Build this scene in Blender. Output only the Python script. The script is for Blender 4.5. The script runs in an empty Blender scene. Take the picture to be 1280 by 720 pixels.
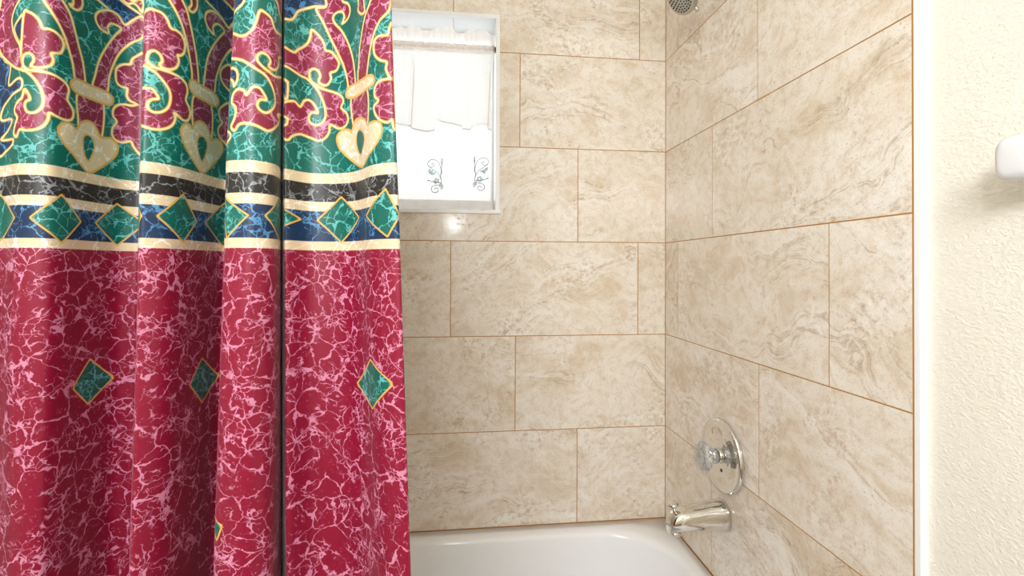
import bpy, bmesh, math, random
import numpy as np
from mathutils import Vector, Matrix

# motif outlines in cloth metres (along the cloth, height), fold line at three heights
MOTIF = {'red':[(1,[(-0.9749,1.5625),(-0.9815,1.5489),(-0.9855,1.538),(-0.9872,1.517),(-0.9806,1.4938),(-0.9707,1.4838),(-0.954,1.4736),(-0.9343,1.4662),(-0.9354,1.4789),(-0.9376,1.4939),(-0.945,1.5036),(-0.9534,1.5148),(-0.9573,1.5284),(-0.9523,1.5384),(-0.9408,1.5486),(-0.9387,1.5546)]),(1,[(-0.9357,1.4946),(-0.9331,1.5329),(-0.9274,1.5337),(-0.9211,1.5302),(-0.9161,1.5239),(-0.913,1.5158),(-0.9079,1.5165),(-0.9008,1.5148),(-0.8951,1.5096),(-0.8934,1.5022),(-0.897,1.4925),(-0.9054,1.4885),(-0.9035,1.4816),(-0.9063,1.4734),(-0.9154,1.4688),(-0.9237,1.4703),(-0.9211,1.476),(-0.9219,1.4822),(-0.9267,1.485),(-0.9317,1.4831),(-0.9336,1.4772),(-0.9327,1.4709),(-0.9287,1.4662),(-0.9352,1.4671)]),(1,[(-0.9353,1.4686),(-0.9243,1.4652),(-0.9118,1.4647),(-0.9014,1.4633),(-0.8912,1.4593),(-0.8871,1.4527),(-0.8881,1.445),(-0.8889,1.4397),(-0.8868,1.4364),(-0.8824,1.4305),(-0.881,1.4235),(-0.8839,1.4163),(-0.8919,1.4139),(-0.9008,1.4155),(-0.907,1.4176),(-0.9076,1.4103),(-0.9111,1.4018),(-0.9182,1.3962),(-0.9277,1.3946),(-0.9368,1.3955),(-0.941,1.3872),(-0.9472,1.392),(-0.9439,1.4027),(-0.9403,1.4102),(-0.9457,1.4162),(-0.9453,1.4225),(-0.9385,1.4296),(-0.9338,1.4325),(-0.9307,1.4426),(-0.9265,1.438),(-0.9242,1.4306),(-0.9282,1.429),(-0.9301,1.4238),(-0.9272,1.4164),(-0.9197,1.4157),(-0.9137,1.4219),(-0.9117,1.4301),(-0.9127,1.4393),(-0.9151,1.4468),(-0.9215,1.4571),(-0.9302,1.4646)]),(1,[(-0.9152,1.5556),(-0.9128,1.5498),(-0.9048,1.5361),(-0.8982,1.5258),(-0.8921,1.5143),(-0.8871,1.5003),
(-0.8826,1.4859),(-0.878,1.4645),(-0.8659,1.4659),(-0.8688,1.4919),(-0.8749,1.511),(-0.8809,1.5298),(-0.8863,1.5451),(-0.8958,1.5578),(-0.8988,1.5626)]),(1,[(-0.8746,1.4541),(-0.8396,1.4549),(-0.8388,1.4072),(-0.8461,1.4104),(-0.8632,1.4183),(-0.8726,1.4086),(-0.8742,1.4191)]),(1,[(-0.8541,1.4688),(-0.8517,1.4854),(-0.8466,1.5069),(-0.8377,1.5269),(-0.8253,1.5492),(-0.8167,1.563),(-0.8255,1.5649),(-0.832,1.5625),(-0.8356,1.5557),(-0.8336,1.5499),(-0.8382,1.5481),(-0.8467,1.5499),(-0.8519,1.5551),(-0.8531,1.5623),(-0.8489,1.5699),(-0.8396,1.5771),(-0.8294,1.581),(-0.8204,1.5795),(-0.8125,1.5704),(-0.804,1.5797),(-0.7939,1.5886),(-0.7902,1.5745),(-0.7937,1.5584),(-0.8064,1.5462),(-0.8179,1.5288),(-0.826,1.5088),(-0.8311,1.4904),(-0.8343,1.4676)]),(1,[(-0.8182,1.6098),(-0.8098,1.6009),(-0.8042,1.604),(-0.7991,1.6012),(-0.7952,1.5949),(-0.7932,1.5972),(-0.7934,1.6199)]),(1,[(-0.8834,1.5716),(-0.8829,1.5652),(-0.8836,1.5582),(-0.8874,1.5577),(-0.8849,1.555),(-0.8787,1.5551),(-0.8732,1.5599),(-0.8708,1.5671),(-0.8714,1.5718),(-0.8715,1.5785)]),(1,[(-0.7891,1.5328),(-0.8004,1.5293),(-0.8045,1.5225),(-0.8051,1.5176),(-0.813,1.5151),(-0.8207,1.5074),(-0.8222,1.4977),(-0.8202,1.4875),(-0.8138,1.4834),(-0.8082,1.4832),(-0.8085,1.4738),(-0.8062,1.4679),(-0.8004,1.4651),(-0.7861,1.4636)]),(1,[(-0.786,1.4608),(-0.8032,1.4601),(-0.8103,1.4603),(-0.8178,1.4571),(-0.8236,1.4497),(-0.8239,1.4405),(-0.8189,1.4338),(-0.8239,1.4241),(-0.8246,1.4148),(-0.82,1.4088),(-0.8121,1.407),(-0.8036,1.4105),(-0.8005,1.4036),
(-0.7945,1.3951),(-0.7839,1.3891)]),(1,[(-0.64,1.5045),(-0.6445,1.5135),(-0.6259,1.5303),(-0.6202,1.5314),(-0.6142,1.5308),(-0.6091,1.526),(-0.605,1.5169),(-0.5994,1.5171),(-0.5923,1.5134),(-0.5884,1.5055),(-0.5889,1.4956),(-0.593,1.4897),(-0.597,1.4884),(-0.5952,1.4815),(-0.598,1.4731),(-0.6049,1.468),(-0.6121,1.4678),(-0.6146,1.4708),(-0.612,1.4748),(-0.6143,1.4818),(-0.6198,1.4848),(-0.6244,1.4808),(-0.626,1.4735),(-0.6235,1.4687),(-0.6199,1.4662),(-0.64,1.467),(-0.6445,1.4745)]),(1,[(-0.6445,1.476),(-0.6223,1.4668),(-0.6151,1.4652),(-0.6035,1.4646),(-0.5928,1.4632),(-0.5844,1.4584),(-0.5816,1.4497),(-0.5835,1.4392),(-0.5779,1.4313),(-0.576,1.4237),(-0.5792,1.4156),(-0.5871,1.4136),(-0.5979,1.419),(-0.5966,1.4122),(-0.6001,1.4032),(-0.6083,1.3966),(-0.6171,1.3942),(-0.6244,1.395),(-0.6445,1.4019),(-0.6445,1.4085),(-0.6445,1.44),(-0.6445,1.4415),(-0.6265,1.4398),(-0.6206,1.4403),(-0.6169,1.436),(-0.6145,1.4304),(-0.6203,1.4281),(-0.6238,1.4234),(-0.6236,1.4173),(-0.6188,1.4138),(-0.6114,1.4158),(-0.605,1.4231),(-0.6028,1.434),(-0.6049,1.4444),(-0.6136,1.4555),(-0.6222,1.4622),(-0.6445,1.4715),(-0.64,1.467)]),(1,[(-0.6099,1.5539),(-0.6072,1.5489),(-0.6016,1.5407),(-0.5936,1.5272),(-0.5868,1.5111),(-0.5812,1.4942),(-0.5761,1.4766),(-0.5742,1.4608),(-0.5642,1.463),(-0.5682,1.4917),(-0.5749,1.5136),(-0.581,1.5304),(-0.5875,1.5466),(-0.5939,1.556),(-0.5963,1.561)]),(1,[(-0.5824,1.5691),(-0.5813,1.5582),(-0.5849,1.5513),(-0.5799,1.5491),(-0.574,1.5557),(-0.572,1.5635),(-0.5743,1.5738)]),
(1,[(-0.5536,1.4646),(-0.5536,1.4826),(-0.5503,1.5048),(-0.5418,1.5244),(-0.53,1.5425),(-0.5214,1.5549),(-0.5312,1.558),(-0.5389,1.5549),(-0.5435,1.5481),(-0.5404,1.5405),(-0.5467,1.5412),(-0.5542,1.546),(-0.5577,1.5528),(-0.5561,1.5605),(-0.5479,1.5675),(-0.5367,1.5702),(-0.5259,1.568),(-0.5137,1.5634),(-0.5064,1.5718),(-0.5041,1.5403),(-0.5083,1.5366),(-0.5174,1.5232),(-0.5269,1.5045),(-0.5334,1.4839),(-0.536,1.4651)]),(1,[(-0.529,1.6004),(-0.5235,1.5964),(-0.5128,1.5952),(-0.5045,1.5942),(-0.5038,1.6151)]),(1,[(-0.5713,1.4486),(-0.54,1.4478),(-0.5367,1.4048),(-0.5467,1.4168),(-0.559,1.419),(-0.5669,1.4132),(-0.57,1.4073)]),(1,[(-0.5066,1.5142),(-0.5189,1.508),(-0.525,1.4981),(-0.5227,1.4882),(-0.5115,1.4817),(-0.5045,1.4825)]),(1,[(-0.5032,1.4605),(-0.5197,1.4531),(-0.5246,1.4442),(-0.5211,1.4363),(-0.5166,1.4323),(-0.5242,1.4227),(-0.5219,1.4125),(-0.5106,1.4074),(-0.5011,1.4067)]),(1,[(-0.37,1.503),(-0.3469,1.4958),(-0.3348,1.5008),(-0.329,1.5118),(-0.325,1.5257),(-0.3187,1.5259),(-0.3109,1.5224),(-0.3068,1.5152),(-0.2999,1.5116),(-0.2746,1.5165),(-0.2695,1.4956),(-0.294,1.4851),(-0.2936,1.4773),(-0.3015,1.4672),(-0.3095,1.465),(-0.3131,1.4675),(-0.3106,1.4731),(-0.315,1.4783),(-0.3213,1.4791),(-0.3261,1.4747),(-0.3259,1.4687),(-0.3209,1.4641),(-0.3121,1.4602),(-0.3013,1.459),(-0.2617,1.4686),(-0.2501,1.4318),(-0.2951,1.4167),(-0.2863,1.4127),(-0.2993,1.4008),(-0.3105,1.3929),(-0.3168,1.3928),(-0.3255,1.3955),(-0.3371,1.3974),(-0.3453,1.3957),(-0.3504,1.3892),(-0.3559,1.3943),
(-0.3512,1.4029),(-0.35,1.4149),(-0.3568,1.4217),(-0.3551,1.4305),(-0.3474,1.4361),(-0.3403,1.4339),(-0.3368,1.429),(-0.331,1.4377),(-0.3239,1.4389),(-0.3194,1.4349),(-0.3149,1.4273),(-0.3221,1.4257),(-0.3251,1.4197),(-0.3225,1.4143),(-0.3158,1.4122),(-0.3093,1.4164),(-0.303,1.4247),(-0.3024,1.4327),(-0.307,1.4435),(-0.316,1.4542),(-0.3274,1.4593),(-0.3436,1.468),(-0.37,1.4775)]),(1,[(-0.3067,1.5526),(-0.2993,1.5442),(-0.2924,1.5369),(-0.2782,1.5361),(-0.2819,1.5668)]),(1,[(-0.2331,1.521),(-0.1801,1.5025),(-0.1663,1.5094),(-0.155,1.5205),(-0.1507,1.5303),(-0.1489,1.541),(-0.1431,1.5376),(-0.1361,1.5302),(-0.1326,1.5233),(-0.1309,1.5156),(-0.1234,1.5136),(-0.1158,1.5053),(-0.1114,1.4962),(-0.1161,1.4881),(-0.1248,1.4861),(-0.1236,1.4783),(-0.1297,1.4704),(-0.1385,1.4724),(-0.1405,1.4766),(-0.1384,1.4819),(-0.1409,1.4886),(-0.1468,1.491),(-0.1518,1.4864),(-0.151,1.4771),(-0.1453,1.4711),(-0.1351,1.4656),(-0.1205,1.4609),(-0.1086,1.4547),(-0.105,1.4466),(-0.1089,1.4394),(-0.1,1.4314),(-0.0973,1.4225),(-0.1029,1.4148),(-0.1137,1.4133),(-0.1255,1.419),(-0.1269,1.4096),(-0.1324,1.4019),(-0.141,1.3983),(-0.1523,1.4016),(-0.1646,1.4032),(-0.1762,1.3977),(-0.1824,1.3913),(-0.1924,1.3955),(-0.2192,1.4106),(-0.1867,1.4088),(-0.1825,1.4166),(-0.1856,1.4193),(-0.2325,1.4367),(-0.1938,1.4354),(-0.1817,1.439),(-0.1723,1.4419),(-0.1645,1.4377),(-0.1589,1.447),(-0.152,1.4495),(-0.1455,1.4435),(-0.142,1.4344),(-0.1488,1.4346),(-0.1529,1.4288),(-0.1521,1.4221),(-0.1457,1.4183),(-0.1374,1.4208),(-0.1321,1.4286),
(-0.1324,1.4406),(-0.137,1.4543),(-0.1437,1.466),(-0.1552,1.4761),(-0.1703,1.4785),(-0.2331,1.494)]),(1,[(-0.143,1.5695),(-0.1295,1.5725),(-0.1296,1.5872),(-0.1062,1.5845),(-0.1037,1.5753),(-0.0932,1.569),(-0.0881,1.5589),(-0.0934,1.5504),(-0.105,1.5469),(-0.1005,1.554),(-0.1036,1.5613),(-0.1122,1.5633),(-0.1191,1.5589),(-0.1173,1.5501),(-0.1064,1.5383),(-0.0945,1.5202),(-0.0858,1.5009),(-0.0807,1.481),(-0.0807,1.4593),(-0.0953,1.4577),(-0.0963,1.4697),(-0.1031,1.4915),(-0.1116,1.5082),(-0.1231,1.5299),(-0.134,1.5527)]),(1,[(-0.066,1.5699),(-0.0636,1.5573),(-0.0663,1.5503),(-0.0559,1.5418),(-0.0459,1.541),(-0.0473,1.5487),(-0.0507,1.563)]),(1,[(-0.0259,1.5538),(-0.0378,1.5427),(-0.0484,1.5315),(-0.0577,1.5158),(-0.0655,1.4975),(-0.071,1.4599),(-0.0496,1.4519),(-0.046,1.4636),(-0.0394,1.4839),(-0.034,1.4981),(-0.0266,1.5118),(-0.0176,1.5221),(-0.0044,1.5318),(-0.0038,1.5496)]),(1,[(-0.0052,1.511),(-0.008,1.5032),(-0.0183,1.5044),(-0.027,1.5017),(-0.0297,1.4938),(-0.0278,1.4839),(-0.0195,1.476),(-0.0101,1.4721),(-0.0113,1.4638),(-0.0057,1.4526),(0.0,1.4528),(0.0,1.515)]),(1,[(0.0,1.4523),(-0.0126,1.4524),(-0.0226,1.4517),(-0.0295,1.4452),(-0.0299,1.4359),(-0.0239,1.4294),(-0.0316,1.4245),(-0.0303,1.4157),(-0.0224,1.4067),(-0.0118,1.4023),(-0.0055,1.4049),(-0.0038,1.3958),(0.0,1.3983),(0.0,1.4535)]),(1,[(-0.0879,1.4519),(-0.0461,1.4493),(-0.0483,1.402),(-0.0644,1.4171),(-0.0803,1.4192),(-0.0871,1.4139)])],'blue':[(1,[(-0.8574,1.5868),(-0.8491,1.5847),(-0.8368,1.5819),(-0.8257,1.5781),
(-0.8125,1.5704),(-0.804,1.5797),(-0.7942,1.5885),(-0.8063,1.5967),(-0.8181,1.6024),(-0.826,1.6053)]),(1,[(-1.0101,1.4925),(-0.9805,1.4898),(-0.9707,1.4814),(-0.9583,1.4736),(-0.9622,1.4512),(-0.9369,1.4562),(-0.9352,1.4435),(-0.9547,1.4373),(-0.9723,1.4269),(-0.977,1.4113),(-0.9575,1.4104),(-0.952,1.4068),(-0.9624,1.397),(-0.9765,1.3872),(-0.9497,1.3852),(-0.9512,1.379),(-0.9682,1.3721),(-0.9785,1.3672),(-1.0082,1.3673)]),(1,[(-0.95,1.5181),(-0.9404,1.5265),(-0.9345,1.5306),(-0.9334,1.5164),(-0.9367,1.4978),(-0.9466,1.5086)]),(1,[(-0.5678,1.581),(-0.5633,1.5803),(-0.554,1.5754),(-0.5393,1.5732),(-0.5259,1.5698),(-0.5137,1.5644),(-0.5064,1.5718),(-0.5045,1.5942),(-0.529,1.5968),(-0.5344,1.6008)]),(1,[(-0.37,1.4625),(-0.3561,1.4603),(-0.3504,1.4557),(-0.3495,1.4465),(-0.3546,1.4395),(-0.3568,1.446),(-0.37,1.4535)]),(1,[(-0.37,1.413),(-0.3724,1.4134),(-0.37,1.4015),(-0.37,1.401)]),(1,[(-0.37,1.3905),(-0.3579,1.387),(-0.3573,1.3809),(-0.37,1.3755)]),(1,[(-0.37,1.512),(-0.37,1.5225),(-0.3489,1.5311),(-0.3457,1.5429),(-0.37,1.551)]),(1,[(-0.1804,1.5662),(-0.2196,1.5688),(-0.2331,1.569),(-0.2331,1.5465),(-0.182,1.5391),(-0.1662,1.5574),(-0.1464,1.5711),(-0.1295,1.5737),(-0.1305,1.5872),(-0.1766,1.5731)]),(1,[(-0.2331,1.482),(-0.1858,1.4646),(-0.1821,1.461),(-0.1818,1.4505),(-0.1842,1.44),(-0.1946,1.4505),(-0.2331,1.464)])],'cream':[(1,[(-0.8847,1.4586),(-0.8844,1.4636),(-0.8796,1.4686),(-0.8721,1.4702),(-0.8569,1.4694),(-0.8419,1.47),(-0.8287,1.4679),(-0.824,1.4623),(-0.8265,1.4551),
(-0.8339,1.4521),(-0.8452,1.452),(-0.8621,1.452),(-0.8755,1.4521),(-0.882,1.4547)]),(1,[(-0.8561,1.3566),(-0.8677,1.3635),(-0.8812,1.3754),(-0.8914,1.3843),(-0.8976,1.3939),(-0.8982,1.4018),(-0.8941,1.4087),(-0.8863,1.4116),(-0.8783,1.4078),(-0.8745,1.4089),(-0.8718,1.4156),(-0.8633,1.4217),(-0.8539,1.422),(-0.8462,1.4156),(-0.8413,1.4074),(-0.8346,1.4075),(-0.8253,1.4091),(-0.8182,1.4037),(-0.8172,1.3957),(-0.8211,1.3847),(-0.8318,1.3732),(-0.8449,1.3624)]),(1,[(-0.5789,1.4573),(-0.5786,1.464),(-0.5735,1.4677),(-0.5573,1.4665),(-0.5401,1.4663),(-0.529,1.4633),(-0.5257,1.4573),(-0.5293,1.4506),(-0.5387,1.4483),(-0.5538,1.449),(-0.568,1.4498),(-0.5748,1.4523)]),(1,[(-0.55,1.3571),(-0.5652,1.3666),(-0.5816,1.3825),(-0.5881,1.3954),(-0.5885,1.4034),(-0.583,1.4099),(-0.5758,1.4113),(-0.5711,1.4078),(-0.5681,1.4145),(-0.5591,1.4207),(-0.5468,1.4185),(-0.5397,1.4093),(-0.5378,1.4027),(-0.5271,1.4075),(-0.5157,1.4052),(-0.5124,1.3969),(-0.5169,1.3866),(-0.5299,1.3728)]),(1,[(-0.0992,1.4584),(-0.0938,1.4633),(-0.074,1.4641),(-0.0453,1.4634),(-0.0336,1.4615),(-0.0302,1.4563),(-0.0341,1.4502),(-0.0538,1.4483),(-0.0857,1.448),(-0.0969,1.4504),(-0.1006,1.4544)]),(1,[(-0.0662,1.3587),(-0.0917,1.3701),(-0.1102,1.3848),(-0.1156,1.3954),(-0.1154,1.404),(-0.1075,1.4102),(-0.0957,1.4095),(-0.0904,1.4061),(-0.0855,1.4153),(-0.0706,1.4194),(-0.0541,1.4138),(-0.047,1.4057),(-0.0336,1.4069),(-0.0225,1.4028),(-0.0197,1.3954),(-0.0232,1.3866),(-0.0325,1.377),(-0.0474,1.3684)])],'hole':[(1,[(-0.8574,1.371),
(-0.8632,1.3782),(-0.866,1.3894),(-0.8656,1.3997),(-0.861,1.4044),(-0.8534,1.4031),(-0.8492,1.3973),(-0.8493,1.3885),(-0.8529,1.3789)]),(1,[(-0.5522,1.3713),(-0.5589,1.38),(-0.562,1.391),(-0.5602,1.4),(-0.5544,1.4033),(-0.5481,1.4016),(-0.5438,1.3941),(-0.5467,1.3812)]),(1,[(-0.0702,1.3733),(-0.0786,1.3839),(-0.0809,1.3943),(-0.0775,1.4036),(-0.0694,1.4052),(-0.0593,1.398),(-0.057,1.3894),(-0.0626,1.3809)])],'dia':[(0,[(-0.9983,1.295),(-0.9773,1.3216),(-0.9416,1.2924),(-0.9754,1.2658)]),(0,[(-0.9224,1.2923),(-0.893,1.3227),(-0.8658,1.2923),(-0.8916,1.2635)]),(0,[(-0.8454,1.2928),(-0.8169,1.322),(-0.7846,1.2965),(-0.8155,1.2643)]),(0,[(-0.6445,1.296),(-0.6445,1.3215),(-0.6273,1.2932),(-0.6445,1.2675)]),(0,[(-0.6132,1.2943),(-0.5823,1.3244),(-0.5578,1.2931),(-0.5801,1.2653)]),(0,[(-0.542,1.2936),(-0.504,1.324),(-0.4786,1.2915),(-0.5021,1.2629)]),(0,[(-0.37,1.299),(-0.3798,1.3258),(-0.3312,1.2936),(-0.3576,1.2677)]),(0,[(-0.3136,1.2945),(-0.2859,1.3197),(-0.2331,1.296),(-0.2832,1.2663)]),(0,[(-0.2331,1.2945),(-0.2235,1.3221),(-0.1638,1.2959),(-0.2265,1.2696)]),(0,[(-0.1441,1.2961),(-0.1119,1.3258),(-0.0794,1.2974),(-0.1134,1.2674)]),(0,[(-0.0567,1.2975),(-0.0171,1.3263),(0.0,1.2957),(-0.0164,1.2709)]),(0,[(-0.8718,1.0824),(-0.8476,1.1148),(-0.8139,1.0831),(-0.8481,1.0561)]),(0,[(-0.5616,1.0865),(-0.5403,1.1162),(-0.5025,1.0847),(-0.5372,1.0568)]),(0,[(-0.0933,1.0888),(-0.0565,1.1251),(-0.0144,1.1017),(-0.0546,1.066)]),(0,[(-0.37,0.9375),(-0.3798,0.953),(-0.3513,0.9453),(-0.3588,0.9266)])]}
LEV = [[(-1.4546,-0.8835),(-1.4742,-0.8488),(-1.4887,-0.8102),(-1.4325,-0.8536),(-1.381,-0.8964),(-1.3575,-0.9083),(-1.3394,-0.8918),(-1.3695,-0.8422),(-1.3701,-0.8236),(-1.3345,-0.8461),(-1.2853,-0.8702),(-1.2384,-0.8838),(-1.2032,-0.9026),(-1.176,-0.9011),(-1.1675,-0.8835),(-1.1638,-0.8506),(-1.1561,-0.8144),(-1.1435,-0.802),(-1.1318,-0.7987),(-1.1138,-0.8155),(-1.0878,-0.8647),(-1.0641,-0.9091),(-1.0547,-0.9259),(-1.0447,-0.9335),(-1.0235,-0.9118),(-1.0126,-0.8677),(-1.0063,-0.8304),(-1.0007,-0.8218),(-0.9885,-0.8389),(-0.9695,-0.8874),(-0.9523,-0.931),(-0.9465,-0.9455),(-0.9371,-0.953),(-0.9206,-0.9568),(-0.9116,-0.9513),(-0.9048,-0.9391),(-0.9053,-0.9205),(-0.9134,-0.8937),(-0.9218,-0.8696),(-0.9144,-0.8889),(-0.9067,-0.9083),(-0.9013,-0.9117),(-0.8832,-0.8879),(-0.8522,-0.8895),(-0.827,-0.9062),(-0.8027,-0.9414),(-0.7862,-0.9562),(-0.7734,-0.9623),(-0.7706,-0.9589)],[(-1.4546,-0.8835),(-1.4742,-0.8488),(-1.4887,-0.8102),(-1.4325,-0.8536),(-1.381,-0.8964),(-1.3575,-0.9083),(-1.3394,-0.8918),(-1.3695,-0.8422),(-1.3701,-0.8236),(-1.3345,-0.8461),(-1.2853,-0.8702),(-1.2384,-0.8838),(-1.2036,-0.9026),(-1.177,-0.9009),(-1.169,-0.8833),(-1.1661,-0.8503),(-1.1593,-0.8141),(-1.1472,-0.8015),(-1.1358,-0.7982),(-1.1182,-0.815),(-1.0917,-0.8643),(-1.0675,-0.9087),(-1.058,-0.9255),(-1.0481,-0.9331),(-1.0291,-0.9112),(-1.0206,-0.8668),(-1.0162,-0.8293),(-1.0109,-0.8206),(-0.9978,-0.8379),(-0.9785,-0.8863),(-0.961,-0.93),(-0.9551,-0.9445),(-0.9447,-0.9522),(-0.926,-0.9562),(-0.9153,-0.9509),
(-0.9069,-0.9389),(-0.9066,-0.9204),(-0.9139,-0.8936),(-0.922,-0.8696),(-0.9143,-0.889),(-0.9061,-0.9084),(-0.9004,-0.9118),(-0.8805,-0.8882),(-0.8474,-0.89),(-0.8209,-0.9069),(-0.7959,-0.9422),(-0.7787,-0.9571),(-0.7652,-0.9632),(-0.762,-0.9599)],[(-1.4614,-0.8827),(-1.4819,-0.848),(-1.4975,-0.8092),(-1.4409,-0.8526),(-1.3889,-0.8955),(-1.3655,-0.9074),(-1.3485,-0.8908),(-1.3788,-0.8411),(-1.3789,-0.8226),(-1.3424,-0.8452),(-1.2917,-0.8695),(-1.2432,-0.8833),(-1.2088,-0.902),(-1.1829,-0.9003),(-1.1757,-0.8826),(-1.1738,-0.8495),(-1.1683,-0.813),(-1.1569,-0.8004),(-1.146,-0.7971),(-1.1283,-0.8139),(-1.101,-0.8632),(-1.076,-0.9077),(-1.0662,-0.9246),(-1.0565,-0.9322),(-1.0387,-0.9101),(-1.032,-0.8655),(-1.0291,-0.8279),(-1.0238,-0.8192),(-1.0096,-0.8365),(-0.9899,-0.8851),(-0.972,-0.9287),(-0.966,-0.9433),(-0.9543,-0.9511),(-0.9328,-0.9554),(-0.9201,-0.9503),(-0.9096,-0.9386),(-0.9082,-0.9202),(-0.9118,-0.8939),(-0.9181,-0.87),(-0.909,-0.8896),(-0.8988,-0.9092),(-0.8927,-0.9127),(-0.8696,-0.8894),(-0.8334,-0.8916),(-0.805,-0.9087),(-0.7791,-0.944),(-0.761,-0.9591),(-0.7464,-0.9653),(-0.7428,-0.962)]]
LEVZ = [1.5573, 1.3521, 0.8562]


sc = bpy.context.scene
COL = sc.collection
rnd = random.Random(7)

# ------------------------------------------------------------------ helpers
def link(name, me, mats=None, parent=None):
    o = bpy.data.objects.new(name, me)
    COL.objects.link(o)
    if mats is not None:
        for m in (mats if isinstance(mats, (list, tuple)) else [mats]):
            me.materials.append(m)
    if parent is not None:
        o.parent = parent
    return o

def obj(name, bm, mats, parent=None, smooth=False):
    me = bpy.data.meshes.new(name)
    bm.normal_update()
    bm.to_mesh(me); bm.free()
    if smooth:
        for p in me.polygons: p.use_smooth = True
    return link(name, me, mats, parent)

def empty(name, loc):
    o = bpy.data.objects.new(name, None)
    o.empty_display_size = .05
    o.location = loc
    COL.objects.link(o)
    return o

def tag(o, label, cat, group=None):
    o['label'] = label; o['category'] = cat
    if group: o['group'] = group
    return o

def struct(o):
    o['kind'] = 'structure'
    return o

def box(bm, x0, x1, y0, y1, z0, z1, mat=0, bevel=0):
    vs = [bm.verts.new(v) for v in ((x0,y0,z0),(x1,y0,z0),(x1,y1,z0),(x0,y1,z0),(x0,y0,z1),(x1,y0,z1),(x1,y1,z1),(x0,y1,z1))]
    fs = [bm.faces.new([vs[i] for i in q]) for q in ((3,2,1,0),(4,5,6,7),(0,1,5,4),(1,2,6,5),(2,3,7,6),(3,0,4,7))]
    for q in fs: q.material_index = mat
    if bevel:
        es = list({e for q in fs for e in q.edges})
        r = bmesh.ops.bevel(bm, geom=es, offset=bevel, segments=2, affect='EDGES', profile=.6)
        for q in r['faces']: q.material_index = mat
    return fs

def loft(bm, rings, close_start=True, close_end=True, cyclic=True):
    """rings: list of lists of points, same length"""
    R = [[bm.verts.new(p) for p in r] for r in rings]
    n = len(R[0])
    for a, b in zip(R[:-1], R[1:]):
        for i in range(n if cyclic else n-1):
            j = (i+1) % n
            bm.faces.new((a[i], a[j], b[j], b[i]))
    if close_start: bm.faces.new(list(reversed(R[0])))
    if close_end: bm.faces.new(R[-1])
    return R

def frame_of(axis):
    axis = Vector(axis).normalized()
    up = Vector((0,0,1)) if abs(axis.z) < .9 else Vector((1,0,0))
    u = axis.cross(up).normalized(); v = axis.cross(u).normalized()
    return axis, u, v

def lathe(bm, prof, origin, axis, seg=48, rad=None, close=(True, True)):
    """prof: (distance along axis, radius); rad(angle, index) scales the radius"""
    a, u, v = frame_of(axis); o = Vector(origin)
    rings = []
    for k, (t, r) in enumerate(prof):
        ring = []
        for i in range(seg):
            th = 2*math.pi*i/seg
            rr = r*(rad(th, k) if rad else 1)
            ring.append(o + a*t + u*(rr*math.cos(th)) + v*(rr*math.sin(th)))
        rings.append(ring)
    return loft(bm, rings, close[0], close[1])

def tube(bm, pts, r, seg=8, cap=True):
    pts = [Vector(p) for p in pts]
    rr = r if isinstance(r, (list, tuple)) else [r]*len(pts)
    rings = []; prev = None
    for i, p in enumerate(pts):
        d = (pts[min(i+1, len(pts)-1)] - pts[max(i-1, 0)]).normalized()
        if prev is None: _, u, v = frame_of(d)
        else:
            u = (prev - d*prev.dot(d)).normalized(); v = d.cross(u)
        prev = u
        rings.append([p + u*(rr[i]*math.cos(2*math.pi*k/seg)) + v*(rr[i]*math.sin(2*math.pi*k/seg)) for k in range(seg)])
    loft(bm, rings, cap, cap)

def catmull(P, n, closed=False):
    P = np.asarray(P, float); out = []
    if closed: P = np.vstack([P[-1], P, P[0], P[1]])
    else: P = np.vstack([2*P[0]-P[1], P, 2*P[-1]-P[-2]])
    for i in range(1, len(P)-2):
        a, b, c, d = P[i-1], P[i], P[i+1], P[i+2]
        for k in range(n):
            t = k/n
            out.append(.5*((2*b)+(c-a)*t+(2*a-5*b+4*c-d)*t*t+(3*b-a-3*c+d)*t**3))
    if not closed: out.append(P[-2])
    return np.array(out)

def fix_normals(o):
    bm = bmesh.new(); bm.from_mesh(o.data)
    bmesh.ops.recalc_face_normals(bm, faces=bm.faces)
    bm.to_mesh(o.data); bm.free()

def s2l(c):
    return tuple(((v/12.92) if v <= .04045 else ((v+.055)/1.055)**2.4) for v in [x/255 for x in c]) + (1.,)

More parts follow.
